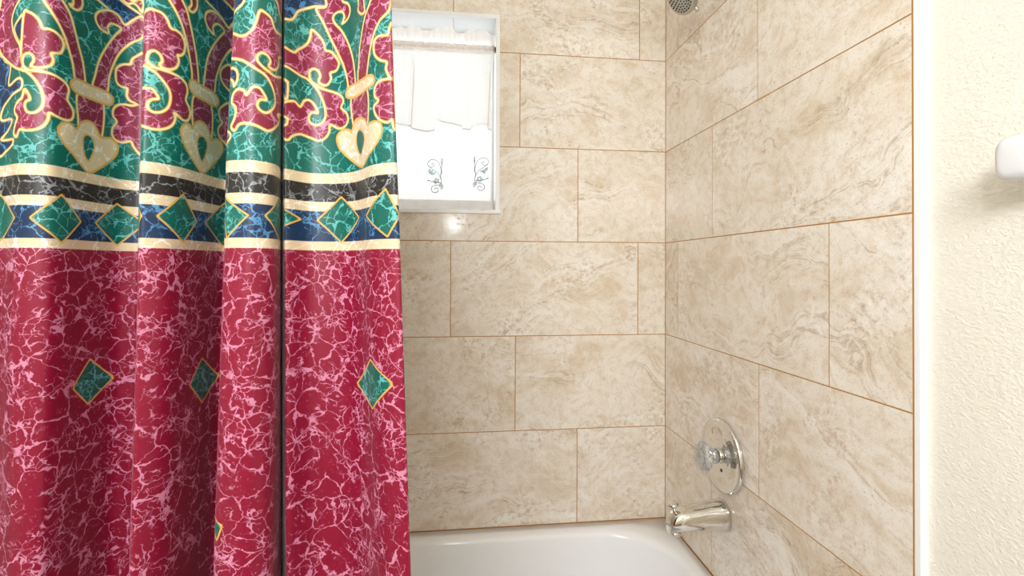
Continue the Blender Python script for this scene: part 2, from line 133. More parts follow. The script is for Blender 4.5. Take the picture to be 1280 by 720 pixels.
# ------------------------------------------------------------------ node helper
class NT:
    def __init__(self, name):
        self.m = bpy.data.materials.new(name); self.m.use_nodes = True
        self.t = self.m.node_tree; self.t.nodes.clear()
        self.out = self.t.nodes.new('ShaderNodeOutputMaterial')
    def new(self, kind, **kw):
        n = self.t.nodes.new(kind)
        for k, v in kw.items(): setattr(n, k, v)
        return n
    def put(self, sock, v):
        if isinstance(v, bpy.types.NodeSocket): self.t.links.new(v, sock)
        else: sock.default_value = v
    def math(self, op, a, b=0., c=0., clamp=False):
        n = self.new('ShaderNodeMath', operation=op, use_clamp=clamp)
        self.put(n.inputs[0], a); self.put(n.inputs[1], b); self.put(n.inputs[2], c)
        return n.outputs[0]
    def vmath(self, op, a, b=(0,0,0), scale=None):
        n = self.new('ShaderNodeVectorMath', operation=op)
        self.put(n.inputs[0], a); self.put(n.inputs[1], b)
        if scale is not None: self.put(n.inputs[3], scale)
        return n.outputs[0]
    def mix(self, f, a, b):
        n = self.new('ShaderNodeMix', data_type='RGBA')
        self.put(n.inputs['Factor'], f); self.put(n.inputs[6], a); self.put(n.inputs[7], b)
        return n.outputs[2]
    def mixf(self, f, a, b):
        n = self.new('ShaderNodeMix', data_type='FLOAT')
        self.put(n.inputs['Factor'], f); self.put(n.inputs[2], a); self.put(n.inputs[3], b)
        return n.outputs[0]
    def step(self, v, lo, hi, a=0., b=1.):
        n = self.new('ShaderNodeMapRange', interpolation_type='SMOOTHSTEP')
        self.put(n.inputs[0], v); self.put(n.inputs[1], lo); self.put(n.inputs[2], hi)
        self.put(n.inputs[3], a); self.put(n.inputs[4], b)
        return n.outputs[0]
    def noise(self, vec, scale, detail=4., rough=.55, dist=0., dims='3D'):
        n = self.new('ShaderNodeTexNoise', noise_dimensions=dims)
        self.put(n.inputs['Vector'], vec); n.inputs['Scale'].default_value = scale
        n.inputs['Detail'].default_value = detail; n.inputs['Roughness'].default_value = rough
        n.inputs['Distortion'].default_value = dist
        return n.outputs
    def voro(self, vec, scale, feature='F1', rand=1.):
        n = self.new('ShaderNodeTexVoronoi', feature=feature, voronoi_dimensions='3D')
        self.put(n.inputs['Vector'], vec); n.inputs['Scale'].default_value = scale
        n.inputs['Randomness'].default_value = rand
        return n.outputs['Distance']
    def attr(self, name, kind='Fac'):
        n = self.new('ShaderNodeAttribute', attribute_name=name)
        return n.outputs[kind]
    def sep(self, v):
        n = self.new('ShaderNodeSeparateXYZ'); self.put(n.inputs[0], v); return n.outputs
    def comb(self, x, y, z):
        n = self.new('ShaderNodeCombineXYZ')
        for i, q in enumerate((x, y, z)): self.put(n.inputs[i], q)
        return n.outputs[0]
    def bump(self, h, strength, dist):
        n = self.new('ShaderNodeBump'); n.inputs['Strength'].default_value = strength
        n.inputs['Distance'].default_value = dist; self.put(n.inputs['Height'], h)
        return n.outputs[0]
    def bsdf(self, color, rough=.5, metal=0., normal=None, **kw):
        n = self.new('ShaderNodeBsdfPrincipled')
        self.put(n.inputs['Base Color'], color); self.put(n.inputs['Roughness'], rough)
        self.put(n.inputs['Metallic'], metal)
        if normal is not None: self.put(n.inputs['Normal'], normal)
        for k, v in kw.items(): self.put(n.inputs[k], v)
        return n.outputs[0]
    def done(self, shader):
        self.t.links.new(shader, self.out.inputs[0]); return self.m

def plain(name, rgb, rough=.5, metal=0., noise_amt=.03, **kw):
    n = NT(name)
    tc = n.new('ShaderNodeTexCoord').outputs['Object']
    f = n.noise(tc, 30., 3.)[0]
    c = s2l(rgb)
    d = tuple(max(0, v*(1-noise_amt*2)) for v in c[:3]) + (1.,)
    return n.done(n.bsdf(n.mix(f, c, d), rough, metal, **kw))

# ------------------------------------------------------------------ materials
def travertine():
    n = NT('travertine_tile')
    uv = n.attr('tile_uv', 'Vector'); rn = n.attr('tile_rnd', 'Vector')
    r = n.sep(rn)
    P = n.vmath('ADD', uv, n.vmath('SCALE', rn, scale=37.))
    # slow domain warp
    w1 = n.vmath('SUBTRACT', n.noise(P, 4.2, 3.)[1], (.5,.5,.5))
    Pw = n.vmath('ADD', P, n.vmath('SCALE', w1, scale=.16))
    clouds = n.noise(n.vmath('MULTIPLY', Pw, (1., 1.5, 1.)), 5.5, 7., .62)[0]
    fine = n.noise(Pw, 42., 6., .68)[0]
    grain = n.noise(P, 230., 3., .7)[0]
    # wavy sediment strata: a warped height sliced by one-dimensional noise
    ux = n.sep(Pw)
    slope = n.math('MULTIPLY', n.math('SUBTRACT', r[1], .5), .9)
    wv = n.math('SUBTRACT', n.noise(P, 2.6, 2., .4)[0], .5)
    wv2 = n.math('SUBTRACT', n.noise(P, 9., 3., .5)[0], .5)
    tt = n.math('ADD', n.math('ADD', ux[1], n.math('MULTIPLY', ux[0], slope)), n.math('ADD', n.math('MULTIPLY', wv, .42), n.math('MULTIPLY', wv2, .055)))
    st = n.noise(n.comb(n.math('MULTIPLY', ux[0], 1.3), n.math('MULTIPLY', tt, 30.), n.math('MULTIPLY', r[2], 50.)), 1., 5., .62)[0]
    lmask = n.step(n.noise(n.comb(n.math('MULTIPLY', ux[0], 1.6), n.math('MULTIPLY', tt, 6.), r[0]), 1.2, 2.)[0], .46, .60)
    line = n.math('MULTIPLY', n.step(n.math('ABSOLUTE', n.math('SUBTRACT', st, .5)), .024, .0), lmask)
    band = n.math('MULTIPLY', n.step(st, .50, .66), lmask)
    darkband = n.math('MULTIPLY', n.step(st, .48, .32), lmask)
    # pitted crusts
    pm = n.step(n.noise(Pw, 6.5, 5., .6)[0], .50, .62)
    pv = n.noise(n.vmath('ADD', P, n.vmath('SCALE', w1, scale=.02)), 75., 5., .7)[0]
    pit = n.math('MULTIPLY', pm, n.step(pv, .52, .66))
    crust = n.math('MULTIPLY', pm, n.step(pv, .5, .36))
    specks = n.math('MULTIPLY', n.step(n.voro(P, 95.), .22, .06), n.step(n.noise(P, 14., 3.)[0], .52, .66))
    light = s2l((238, 231, 221)); mid = s2l((228, 216, 200)); tan = s2l((208, 183, 150)); dark = s2l((156, 122, 90)); white = s2l((246, 243, 238))
    c = n.mix(n.step(clouds, .40, .66), light, mid)
    c = n.mix(n.math('MULTIPLY', n.step(clouds, .52, .74), .52), c, tan)
    c = n.mix(n.math('MULTIPLY', n.step(fine, .42, .68), .48), c, tan)
    c = n.mix(n.math('MULTIPLY', band, .5), c, white)
    c = n.mix(n.math('MULTIPLY', darkband, .30), c, tan)
    c = n.mix(n.math('MULTIPLY', n.math('MULTIPLY', line, n.step(fine, .3, .6)), .48), c, dark)
    c = n.mix(n.math('MULTIPLY', pit, .55), c, dark)
    c = n.mix(n.math('MULTIPLY', crust, .65), c, white)
    c = n.mix(n.math('MULTIPLY', specks, .55), c, dark)
    c = n.mix(n.math('MULTIPLY', n.step(grain, .52, .72), .30), c, dark)
    c = n.mix(n.math('MULTIPLY', n.step(grain, .45, .25), .25), c, white)
    tint = n.mix(r[0], (1,1,1,1), (.955,.94,.915,1))
    mm = n.new('ShaderNodeMix', data_type='RGBA', blend_type='MULTIPLY'); mm.inputs['Factor'].default_value = 1.
    n.put(mm.inputs[6], c); n.put(mm.inputs[7], tint); c = mm.outputs[2]
    h = n.math('SUBTRACT', n.math('MULTIPLY', fine, .5), n.math('ADD', pit, n.math('MULTIPLY', specks, .8)))
    nb = n.bump(h, .12, .002)
    rough = n.math('ADD', .13, n.math('MULTIPLY', pit, .25))
    return n.done(n.bsdf(c, rough, 0., nb))

def paint():
    n = NT('cream_orange_peel_paint')
    tc = n.new('ShaderNodeTexCoord').outputs['Object']
    q = n.vmath('MULTIPLY', tc, (1., .75, 1.25))
    a = n.noise(q, 210., 3., .55, .2)[0]
    b = n.noise(q, 48., 2.)[0]
    h = n.math('ADD', n.step(a, .35, .7), n.math('MULTIPLY', b, .5))
    nb = n.bump(h, .40, .0018)
    c = n.mix(b, s2l((240, 235, 224)), s2l((236, 230, 217)))
    return n.done(n.bsdf(c, .5, 0., nb))

def curtain_cloth():
    n = NT('printed_curtain_cloth')
    uv = n.attr('cloth_uv', 'Vector')
    z = n.sep(uv)[1]
    W = .00045
    C = {k: s2l(v) for k, v in dict(teal=(0,86,74), burg=(122,4,40), black=(30,26,22), cream=(200,179,146), blue=(9,38,70), rose=(122,26,54),
         v_teal=(92,172,168), v_burg=(200,132,160), v_black=(134,134,140), v_cream=(222,214,202), v_blue=(78,132,176), gold=(192,140,36), pale=(220,198,146)).items()}
    col, vein = C['burg'], C['v_burg']
    for lim, a, b in ((1.257,'cream','v_cream'), (1.2685,'blue','v_blue'), (1.3072,'cream','v_cream'), (1.3193,'black','v_black'), (1.3427,'cream','v_cream'), (1.3560,'teal','v_teal')):
        f = n.step(z, lim-W, lim+W)
        col = n.mix(f, col, C[a]); vein = n.mix(f, vein, C[b])
    veinfac = 1.
    line_any = 0.
    for name, fill, vc, w in (('sd_blue','blue','v_blue',.0019), ('sd_red','rose','v_burg',.0019), ('sd_cream','cream','v_cream',.0014), ('sd_hole','teal','v_teal',.0011), ('sd_dia','teal','v_teal',.0011)):
        sd = n.attr(name)
        inside = n.step(sd, -w+W, -w-W)
        upto = n.step(sd, w+W, w-W)
        core = n.step(n.math('ABSOLUTE', sd), w*.72, w*.38)
        if name in ('sd_cream','sd_hole','sd_dia'): core = n.math('MULTIPLY', core, .25)
        lc = n.mix(core, C['gold'], C['pale'])
        col = n.mix(upto, col, lc); col = n.mix(inside, col, C[fill])
        vein = n.mix(inside, vein, C[vc])
        ring = n.math('MULTIPLY', upto, n.math('SUBTRACT', 1., inside))
        line_any = n.math('MULTIPLY', n.math('MAXIMUM', line_any, ring), n.math('SUBTRACT', 1., inside)) if not isinstance(line_any, float) else ring
    # marbled crackle
    P = n.vmath('ADD', uv, n.vmath('SCALE', n.vmath('SUBTRACT', n.noise(uv, 34., 3.)[1], (.5,.5,.5)), scale=.022))
    P = n.vmath('ADD', P, n.vmath('SCALE', n.vmath('SUBTRACT', n.noise(uv, 190., 3.)[1], (.5,.5,.5)), scale=.0045))
    big = n.noise(uv, 19., 3., .6)[0]
    th = n.noise(uv, 70., 3.)[0]
    d1 = n.voro(P, 36., 'DISTANCE_TO_EDGE')
    w1 = n.math('MULTIPLY', n.step(th, .42, .80), .072)
    v1 = n.step(n.math('SUBTRACT', d1, w1), .020, -.002)
    v1 = n.math('MULTIPLY', v1, n.step(big, .37, .45))
    d2 = n.voro(n.vmath('ADD', P, (3.1,1.7,0)), 78., 'DISTANCE_TO_EDGE')
    w2 = n.math('MULTIPLY', n.step(th, .45, .8), .09)
    v2 = n.math('MULTIPLY', n.step(n.math('SUBTRACT', d2, w2), .030, .0), n.step(n.noise(uv, 28., 2.)[0], .50, .56))
    blot = n.math('MULTIPLY', n.step(n.noise(P, 150., 3., .65)[0], .62, .66), n.step(n.noise(uv, 26., 2.)[0], .46, .60))
    d3 = n.voro(n.vmath('ADD', P, (7.7,2.9,0)), 58., 'DISTANCE_TO_EDGE')
    v3 = n.math('MULTIPLY', n.step(n.math('SUBTRACT', d3, n.math('MULTIPLY', w1, .6)), .022, .004), n.step(n.noise(uv, 15., 3.)[0], .54, .60))
    dot = n.math('MULTIPLY', n.step(n.voro(P, 230.), .20, .12), n.step(n.noise(uv, 60., 2.)[0], .50, .60))
    v = n.math('MAXIMUM', n.math('MAXIMUM', v1, v2), n.math('MULTIPLY', n.math('MAXIMUM', blot, dot), .85))
    v = n.math('MAXIMUM', v, v3)
    v = n.math('MULTIPLY', v, n.math('SUBTRACT', 1., n.math('MULTIPLY', line_any, .85)))
    v = n.math('MULTIPLY', v, n.mixf(n.step(z, 1.25, 1.26), .80, .86))
    col = n.mix(v, col, vein)
    weave = n.noise(n.vmath('MULTIPLY', uv, (1., .25, 1.)), 1400., 1.)[0]
    nb = n.bump(weave, .12, .0006)
    return n.done(n.bsdf(col, .40, 0., nb, **{'Specular IOR Level': .36, 'Sheen Weight': .12, 'Sheen Roughness': .4}))

def sheer(name, rgb, alpha, transl):
    n = NT(name)
    tc = n.new('ShaderNodeTexCoord').outputs['Object']
    w = n.noise(n.vmath('MULTIPLY', tc, (1., 1., .3)), 900., 1.)[0]
    c = n.mix(w, s2l(rgb), s2l(tuple(int(v*.97) for v in rgb)))
    d = n.new('ShaderNodeBsdfDiffuse'); n.put(d.inputs[0], c)
    t = n.new('ShaderNodeBsdfTranslucent'); n.put(t.inputs[0], c)
    tr = n.new('ShaderNodeBsdfTransparent'); tr.inputs[0].default_value = (1,1,1,1)
    m1 = n.new('ShaderNodeMixShader'); m1.inputs[0].default_value = transl
    n.t.links.new(d.outputs[0], m1.inputs[1]); n.t.links.new(t.outputs[0], m1.inputs[2])
    m2 = n.new('ShaderNodeMixShader'); m2.inputs[0].default_value = alpha
    n.t.links.new(tr.outputs[0], m2.inputs[1]); n.t.links.new(m1.outputs[0], m2.inputs[2])
    return n.done(m2.outputs[0])

def pane_glass():
    n = NT('window_glass')
    tr = n.new('ShaderNodeBsdfTransparent'); tr.inputs[0].default_value = (.96,.98,.98,1)
    g = n.new('ShaderNodeBsdfGlossy'); g.inputs['Roughness'].default_value = .03
    lw = n.new('ShaderNodeLayerWeight'); lw.inputs[0].default_value = .3
    m = n.new('ShaderNodeMixShader'); n.put(m.inputs[0], n.math('MULTIPLY', lw.outputs['Fresnel'], .6))
    n.t.links.new(tr.outputs[0], m.inputs[1]); n.t.links.new(g.outputs[0], m.inputs[2])
    return n.done(m.outputs[0])

def crystal():
    n = NT('clear_acrylic')
    b = n.bsdf((.97,.98,.98,1), .03, 0., **{'Transmission Weight': .74, 'IOR': 1.49})
    return n.done(b)

def emit(name, rgb, s):
    n = NT(name)
    e = n.new('ShaderNodeEmission'); e.inputs[0].default_value = s2l(rgb); e.inputs[1].default_value = s
    return n.done(e.outputs[0])

M = dict(tile=travertine(), paint=paint(), cloth=curtain_cloth(),
    grout=plain('tan_grout', (190,132,56), .85, noise_amt=.12),
    white=plain('white_vinyl', (246,246,246), .35), ceil=plain('white_ceiling_paint', (246,245,242), .8),
    floor=plain('grey_floor_tile', (120,104,90), .35, noise_amt=.1),
    tub=plain('white_porcelain_enamel', (240,240,241), .12, noise_amt=.01),
    ceramic=plain('white_glazed_ceramic', (226,226,228), .08, noise_amt=.01),
    chrome=plain('polished_chrome', (226,224,218), .045, 1., noise_amt=.01),
    nickel=plain('brushed_nickel', (196,190,176), .28, 1., noise_amt=.05),
    face=plain('grey_spray_face', (186,182,170), .38, .25), rubber=plain('dark_rubber', (52,48,44), .6),
    glass=pane_glass(), crystal=crystal(), steel=plain('steel_rod', (150,152,154), .3, .9),
    sheer=sheer('white_sheer_cotton', (252,251,250), .80, .66), sheer2=sheer('white_sheer_valance', (250,245,241), .74, .66), ruffle=sheer('gathered_ruffle', (249,241,235), .82, .62), pocket=sheer('gathered_pocket', (246,236,229), .80, .62),
    sheerhem=sheer('stitched_hem', (222,212,202), .72, .35),
    thread=sheer('grey_brown_thread', (186,176,170), .85, .6), threadblue=sheer('pale_blue_thread', (216,232,240), .6, .65), threadgreen=sheer('sage_thread', (220,234,230), .6, .65),
    lamp=emit('added_light_glow', (255,250,242), 3.))  # emission for the diffuser of the added ceiling light

# ------------------------------------------------------------------ setting
LW, RW, FRONT, REAR, CEIL = -1.524, 0.012, -.8673, -2.56, 2.44
WX0, WX1, WZ0, WZ1 = -1.165, -.5634, 1.4115, 2.0580     # window outer edge of its white trim
rows = [.4005, .7078, 1.0151, 1.3224, 1.6297, 1.9370, 2.2443, 2.4400]
G = .0013   # half the grout gap

def tile_wall(name, to_world, joints, lo, hi, hole=None):
    """rows of 2:1 tiles; joints[i] = u positions of vertical joints in row i (from the bottom)"""
    verts, faces, uvs, rns, mi = [], [], [], [], []
    def quadbox(u0, u1, z0, z1, rn):
        b = len(verts)
        for d in (0., .0022):
            for (u, z) in ((u0,z0),(u1,z0),(u1,z1),(u0,z1)): verts.append(to_world(u, z, d))
        for q in ((0,1,2,3),(0,4,5,1),(1,5,6,2),(2,6,7,3),(3,7,4,0)):
            faces.append([b+i for i in q]); mi.append(0)
            for i in q: uvs.append(((u0,u1,u1,u0)[i%4], (z0,z0,z1,z1)[i%4])); rns.append(rn)
    for i in range(len(rows)-1):
        js = [lo] + sorted(j for j in joints[i] if lo < j < hi) + [hi]
        for a, b in zip(js[:-1], js[1:]):
            rn = (rnd.random(), rnd.random(), rnd.random())
            u0, u1, z0, z1 = a+G, b-G, rows[i]+G, rows[i+1]-G
            if hole and u0 < hole[1] and u1 > hole[0] and z0 < hole[3] and z1 > hole[2]:
                us = sorted({u0, u1} | {h for h in hole[:2] if u0 < h < u1}); zs = sorted({z0, z1} | {h for h in hole[2:] if z0 < h < z1})
                for ua, ub in zip(us[:-1], us[1:]):
                    for za, zb in zip(zs[:-1], zs[1:]):
                        if hole[0] <= (ua+ub)/2 <= hole[1] and hole[2] <= (za+zb)/2 <= hole[3]: continue
                        quadbox(ua, ub, za, zb, rn)
            else: quadbox(u0, u1, z0, z1, rn)
    me = bpy.data.meshes.new(name); me.from_pydata(verts, [], faces)
    a = me.attributes.new('tile_uv', 'FLOAT_VECTOR', 'CORNER'); a.data.foreach_set('vector', [c for u in uvs for c in (u[0], u[1], 0.)])
    a = me.attributes.new('tile_rnd', 'FLOAT_VECTOR', 'CORNER'); a.data.foreach_set('vector', [c for u in rns for c in u])
    return me

def wall(name, me, slabs):
    """tile mesh + grout bed + masonry in ONE structure object"""
    bm = bmesh.new(); bm.from_mesh(me)
    for f in bm.faces: f.material_index = 0
    for s in slabs: box(bm, *s[:6], mat=s[6])
    bpy.data.meshes.remove(me)
    o = obj(name, bm, [M['tile'], M['grout'], M['paint']])
    return struct(o)

Wt = .6121
jb = [[-.3034-k*Wt for k in range(3)], [-.509-k*Wt for k in range(3)], [-.0967-.6217*k for k in range(3)], [-.3027-k*Wt for k in range(3)],
      [-.4969-k*Wt for k in range(3)], [-.0923-.6209*k for k in range(3)], [-.3027-k*Wt for k in range(3)]]
me = tile_wall('t', lambda u, z, d: (u, d, z), jb, LW, -.0002, (WX0, WX1, WZ0, WZ1))
B0, B1 = .0006, .16
hx0, hx1, hz0, hz1 = WX0+.012, WX1-.012, WZ0+.012, WZ1-.012
wall('wall_back', me, [(LW-.1, hx0, B0, B1, 0, CEIL, 1), (hx1, RW+.1, B0, B1, 0, CEIL, 1), (hx0, hx1, B0, B1, 0, hz0, 1), (hx0, hx1, B0, B1, hz1, CEIL, 1)])

jr = [[-.2900-k*Wt for k in range(3)], [-.496-k*Wt for k in range(3)], [-.0913-k*Wt for k in range(3)], [-.2940-k*Wt for k in range(3)],
      [-.4916-k*Wt for k in range(3)], [-.4928+.4-k*Wt for k in range(3)], [-.294-k*Wt for k in range(3)]]
jr[5] = [-.0923-k*Wt for k in range(3)]
me = tile_wall('t', lambda u, z, d: (d, u, z), jr, FRONT, -.0002)
# flip winding so the faces look into the room
wall('wall_right', me, [(.0006, RW+.1, FRONT-.0026, B0, 0, CEIL, 1), (RW, RW+.1, REAR-.1, FRONT-.002, 0, CEIL, 2)])
me = tile_wall('t', lambda u, z, d: (LW-d, u, z), jr, FRONT, -.0002)
wall('wall_left', me, [(LW-.1, LW-.0006, FRONT, B0, 0, CEIL, 1), (LW-.1, LW, REAR-.1, FRONT, 0, CEIL, 2)])
bm = bmesh.new(); box(bm, LW-.1, RW+.1, REAR-.1, REAR, 0, CEIL); struct(obj('wall_front', bm, M['paint']))
bm = bmesh.new(); box(bm, LW-.1, RW+.1, REAR-.1, B1, -.1, 0); struct(obj('floor', bm, M['floor']))
bm = bmesh.new(); box(bm, LW-.1, RW+.1, REAR-.1, B1, CEIL, CEIL+.1); struct(obj('ceiling', bm, M['ceil']))
# white edge trim where the tile stops
bm = bmesh.new(); box(bm, -.0008, RW+.001, FRONT-.0120, FRONT-.0026, 0, CEIL, bevel=.0006)
struct(obj('trim_1', bm, M['white']))

# window: white edge trim, deep white reveal, vinyl sash, glass
win = struct(empty('window_1', ((WX0+WX1)/2, .05, WZ0)))
def wpart(name, bm, mat, parent=win, smooth=False):
    o = obj(name, bm, mat, None, smooth); o.parent = parent; o.matrix_parent_inverse = parent.matrix_world.inverted() if parent.type != 'EMPTY' else Matrix.Translation(parent.location).inverted()
    return o
bm = bmesh.new()
t = .0125
box(bm, WX1-t, WX1, -.003, .012, WZ0, WZ1, bevel=.001); box(bm, WX0, WX0+t, -.003, .012, WZ0, WZ1, bevel=.001)
box(bm, WX0+t, WX1-t, -.003, .012, WZ1-t, WZ1, bevel=.001)
wpart('edge_trim', bm, M['white'])
bm = bmesh.new()
mx = -.7138
box(bm, WX0+t, mx-.0006, .012, .15, WZ1-t, WZ1-.002); box(bm, mx+.0006, WX1-t, .012, .15, WZ1-t, WZ1-.002)
box(bm, WX1-t, WX1-.002, .012, .15, WZ0, WZ1-t); box(bm, WX0+.002, WX0+t, .012, .15, WZ0, WZ1-t)
wpart('reveal', bm, M['white'])
bm = bmesh.new(); box(bm, WX0+t, WX1+.0042, -.0075, .15, WZ0-.0005, WZ0+.0118, bevel=.0012)
wpart('sill', bm, M['white'])
bm = bmesh.new()
fx0, fx1, fz0, fz1 = WX0+t, WX1-t, WZ0+.0118, WZ1-t
mc = (fx0+fx1)/2
for (a, b, c, d) in ((fx0, fx0+.022, fz0, fz1), (fx1-.008, fx1, fz0, fz1), (fx0+.022, fx1-.008, fz0, fz0+.045), (fx0+.022, fx1-.008, fz1-.010, fz1)):
    box(bm, a, b, .105, .145, c, d, bevel=.002)
wpart('sash', bm, M['white'])
bm = bmesh.new(); box(bm, fx0+.02, fx1-.006, .122, .126, fz0+.04, fz1-.008); wpart('pane', bm, M['glass'])

# ------------------------------------------------------------------ bathtub
def rrect(x0, x1, y0, y1, r, z, n=12):
    pts = []
    for (cx, cy, a0) in ((x1-r, y1-r, 0), (x0+r, y1-r, 90), (x0+r, y0+r, 180), (x1-r, y0+r, 270)):
        for k in range(n+1):
            a = math.radians(a0+90*k/n); pts.append((cx+r*math.cos(a), cy+r*math.sin(a), z))
    return pts
TY = -.745
bm = bmesh.new()
Lx0, Lx1, Ly0, Ly1 = LW+.003, -.0025, TY, -.0025
ix0, ix1, iy0, iy1 = LW+.10, -.052, TY+.085, -.058
Z = .400
rings = [rrect(Lx0, Lx1, Ly0, Ly1, .004, .0), rrect(Lx0, Lx1, Ly0, Ly1, .004, Z-.016), rrect(Lx0+.001, Lx1-.0005, Ly0+.004, Ly1-.0005, .004, Z-.005), rrect(Lx0+.004, Lx1-.001, Ly0+.014, Ly1-.001, .006, Z),
         rrect(ix0-.016, ix1+.016, iy0-.016, iy1+.016, .20, Z+.0005)]
for k in range(1, 8):
    a = math.radians(90*k/8); rings.append(rrect(ix0-.016+.02*math.sin(a), ix1+.016-.02*math.sin(a), iy0-.016+.02*math.sin(a), iy1+.016-.02*math.sin(a), .198, Z-.02+.02*math.cos(a)))
for (d, z, r) in ((.010,.35,.19),(.020,.28,.185),(.032,.20,.18),(.048,.13,.17),(.075,.085,.15),(.115,.064,.12),(.17,.058,.09)):
    rings.append(rrect(ix0+d*2.2, ix1-d, iy0+d, iy1-d, r, z))
loft(bm, rings)
tub = empty('bathtub', (LW/2, TY/2, 0))
tag(tub, 'white enamel alcove bathtub with wide rounded rim below the tiled wall', 'bathtub')
def child(name, bm, mat, parent, smooth=True):
    o = obj(name, bm, mat, None, smooth)
    o.parent = parent
    if parent.parent is None: o.matrix_parent_inverse = Matrix.Translation(parent.location).inverted()
    return o
o = child('basin', bm, M['tub'], tub); fix_normals(o)
bm = bmesh.new(); lathe(bm, [(0,.034),(.003,.033),(.0045,.026),(.002,.022),(.001,.004)], (-.26, TY/2, .0585), (0,0,1), 32)
child('drain', bm, M['chrome'], tub)

# ------------------------------------------------------------------ shower valve, spout, shower head
VY, VZ = -.3484, .7462
val = tag(empty('shower_valve', (0, VY, VZ)), 'round chrome shower valve plate with clear knob on right tiled wall', 'shower valve')
bm = bmesh.new()
pr = [(-.001,.0940),(.004,.0943),(.0085,.0932),(.0112,.0910),(.0122,.0885),(.0112,.0845),(.0102,.081),(.0104,.070),(.0112,.056),(.0118,.052),(.0110,.048),(.0118,.040),(.0126,.036),(.0118,.032),(.0122,.026),(.0130,.0225),(.0130,.0)]
lathe(bm, pr[:-1], (0, VY, VZ), (-1,0,0), 96)
o = child('escutcheon_plate', bm, M['chrome'], val); fix_normals(o)
bm = bmesh.new(); lathe(bm, [(.0122,.021),(.019,.0205),(.0195,.019)], (0, VY, VZ), (-1,0,0), 40)
child('valve_collar', bm, M['chrome'], val)
bm = bmesh.new()
flute = lambda th, k: 1+(.055 if k < 8 else .04)*math.cos(12*th)*(0 if k in (0,) or k > 12 else 1)
lathe(bm, [(.0215,.012),(.0215,.0185),(.026,.0192),(.032,.0195),(.038,.0205),(.0425,.024),(.0455,.030),(.049,.0345),(.054,.0355),(.0585,.0335),(.0615,.0295),(.0625,.0245),(.0612,.021),(.0606,.012),(.0604,.003)], (0, VY, VZ), (-1,0,0), 96, flute)
knob = child('knob', bm, M['crystal'], val); fix_normals(knob)
bm = bmesh.new(); lathe(bm, [(.013,.0075),(.046,.0075),(.048,.006)], (0, VY, VZ), (-1,0,0), 24)
child('knob_stem', bm, M['chrome'], val)
bm = bmesh.new(); lathe(bm, [(.0625,.0195),(.0632,.0185),(.0634,.004)], (0, VY, VZ), (-1,0,0), 32)
child('index_cap', bm, M['crystal'], knob)
bm = bmesh.new(); lathe(bm, [(.0105,.0042),(.0135,.004),(.0140,.0028)], (0, VY-.012, VZ-.034), (-1,0,0), 20)
child('screw', bm, M['rubber'], val)

SY, SZ = -.352, .5925
sp = tag(empty('tub_spout', (0, SY, SZ)), 'chrome tub spout with pull-up diverter knob above the tub corner', 'tub spout')
bm = bmesh.new()
rings = []
#   along  half-width  top   bottom
sec = [(-.001,.0360,.0370,-.0365),(.006,.0365,.0375,-.0370),(.012,.0362,.0370,-.0366),(.017,.0350,.0358,-.0355),(.040,.0330,.0335,-.0338),(.070,.0308,.0295,-.0315),(.100,.0290,.0250,-.0298),(.120,.0280,.0220,-.0300),(.134,.0265,.0180,-.0330),(.144,.0235,.0110,-.0355),(.1500,.0190,.0020,-.0368),(.1525,.0145,-.0090,-.0370),(.1530,.0100,-.0200,-.0366)]
for (t_, hw, zt, zb) in sec:
    ring = []
    for k in range(40):
        a = 2*math.pi*k/40
        ca, sa = math.cos(a), math.sin(a)
        e = .80
        ring.append((-t_, SY + hw*math.copysign(abs(ca)**e, ca), SZ + (zt+zb)/2 + (zt-zb)/2*math.copysign(abs(sa)**e, sa)))
    rings.append(ring)
loft(bm, rings)
o = child('spout_body', bm, M['chrome'], sp); fix_normals(o)
bm = bmesh.new()
lathe(bm, [(0,.0135),(.004,.0150),(.0085,.0150),(.0100,.0138)], (-.1330, SY, SZ-.0330), (-.12,0,-1), 32, close=(True, False))
lathe(bm, [(.0100,.0138),(.0095,.0118),(.001,.0112)], (-.1330, SY, SZ-.0330), (-.12,0,-1), 32, close=(False, True))
child('outlet', bm, M['chrome'], sp)
bm = bmesh.new()
lathe(bm, [(-.012,.0050),(.008,.0050),(.0125,.0065),(.0148,.0130),(.0185,.0150),(.0222,.0134),(.0240,.006)], (-.1360, SY, SZ+.0160), (-.22,0,1), 32)
child('diverter_knob', bm, M['chrome'], sp)
bm = bmesh.new(); lathe(bm, [(0,.0034),(.0026,.0032),(.003,.0022)], (-.024, SY-.0150, SZ+.0300), (0,-.45,1), 20); child('set_screw', bm, M['chrome'], sp)

hd = tag(empty('showerhead', (0, -.348, 1.99)), 'grey shower head with spray holes high in the tiled corner', 'shower head')
HC = Vector((-.110, -.333, 1.957)); HN = Vector((-.78, -.12, -.60)).normalized()
bm = bmesh.new(); lathe(bm, [(-.001,.030),(.004,.030),(.009,.024),(.012,.012)], (0,-.348,2.075), (-1,0,0), 40); child('wall_flange', bm, M['chrome'], hd)
bm = bmesh.new()
back_end = HC - HN*.056
arm = catmull([(0,-.348,2.075), (-.035,-.348,2.075), (back_end.x+.012, -.346, 2.050), tuple(back_end)], 8)
tube(bm, [tuple(p) for p in arm], .0085, 16); o = child('shower_arm', bm, M['chrome'], hd)
bm = bmesh.new()
lathe(bm, [(-.060,.012),(-.050,.014),(-.042,.013),(-.036,.019),(-.026,.035),(-.014,.0460),(-.003,.0490),(.001,.0482),(.002,.0450)], HC, HN, 64)
child('head_shell', bm, M['nickel'], hd)
bm = bmesh.new(); lathe(bm, [(-.001,.0450),(.0035,.0445),(.0050,.041),(.0058,.0)][:-1]+[(.0058,.004)], HC, HN, 64); spray = child('spray_face', bm, M['face'], hd)
bm = bmesh.new()
ax, u_, v_ = frame_of(HN)
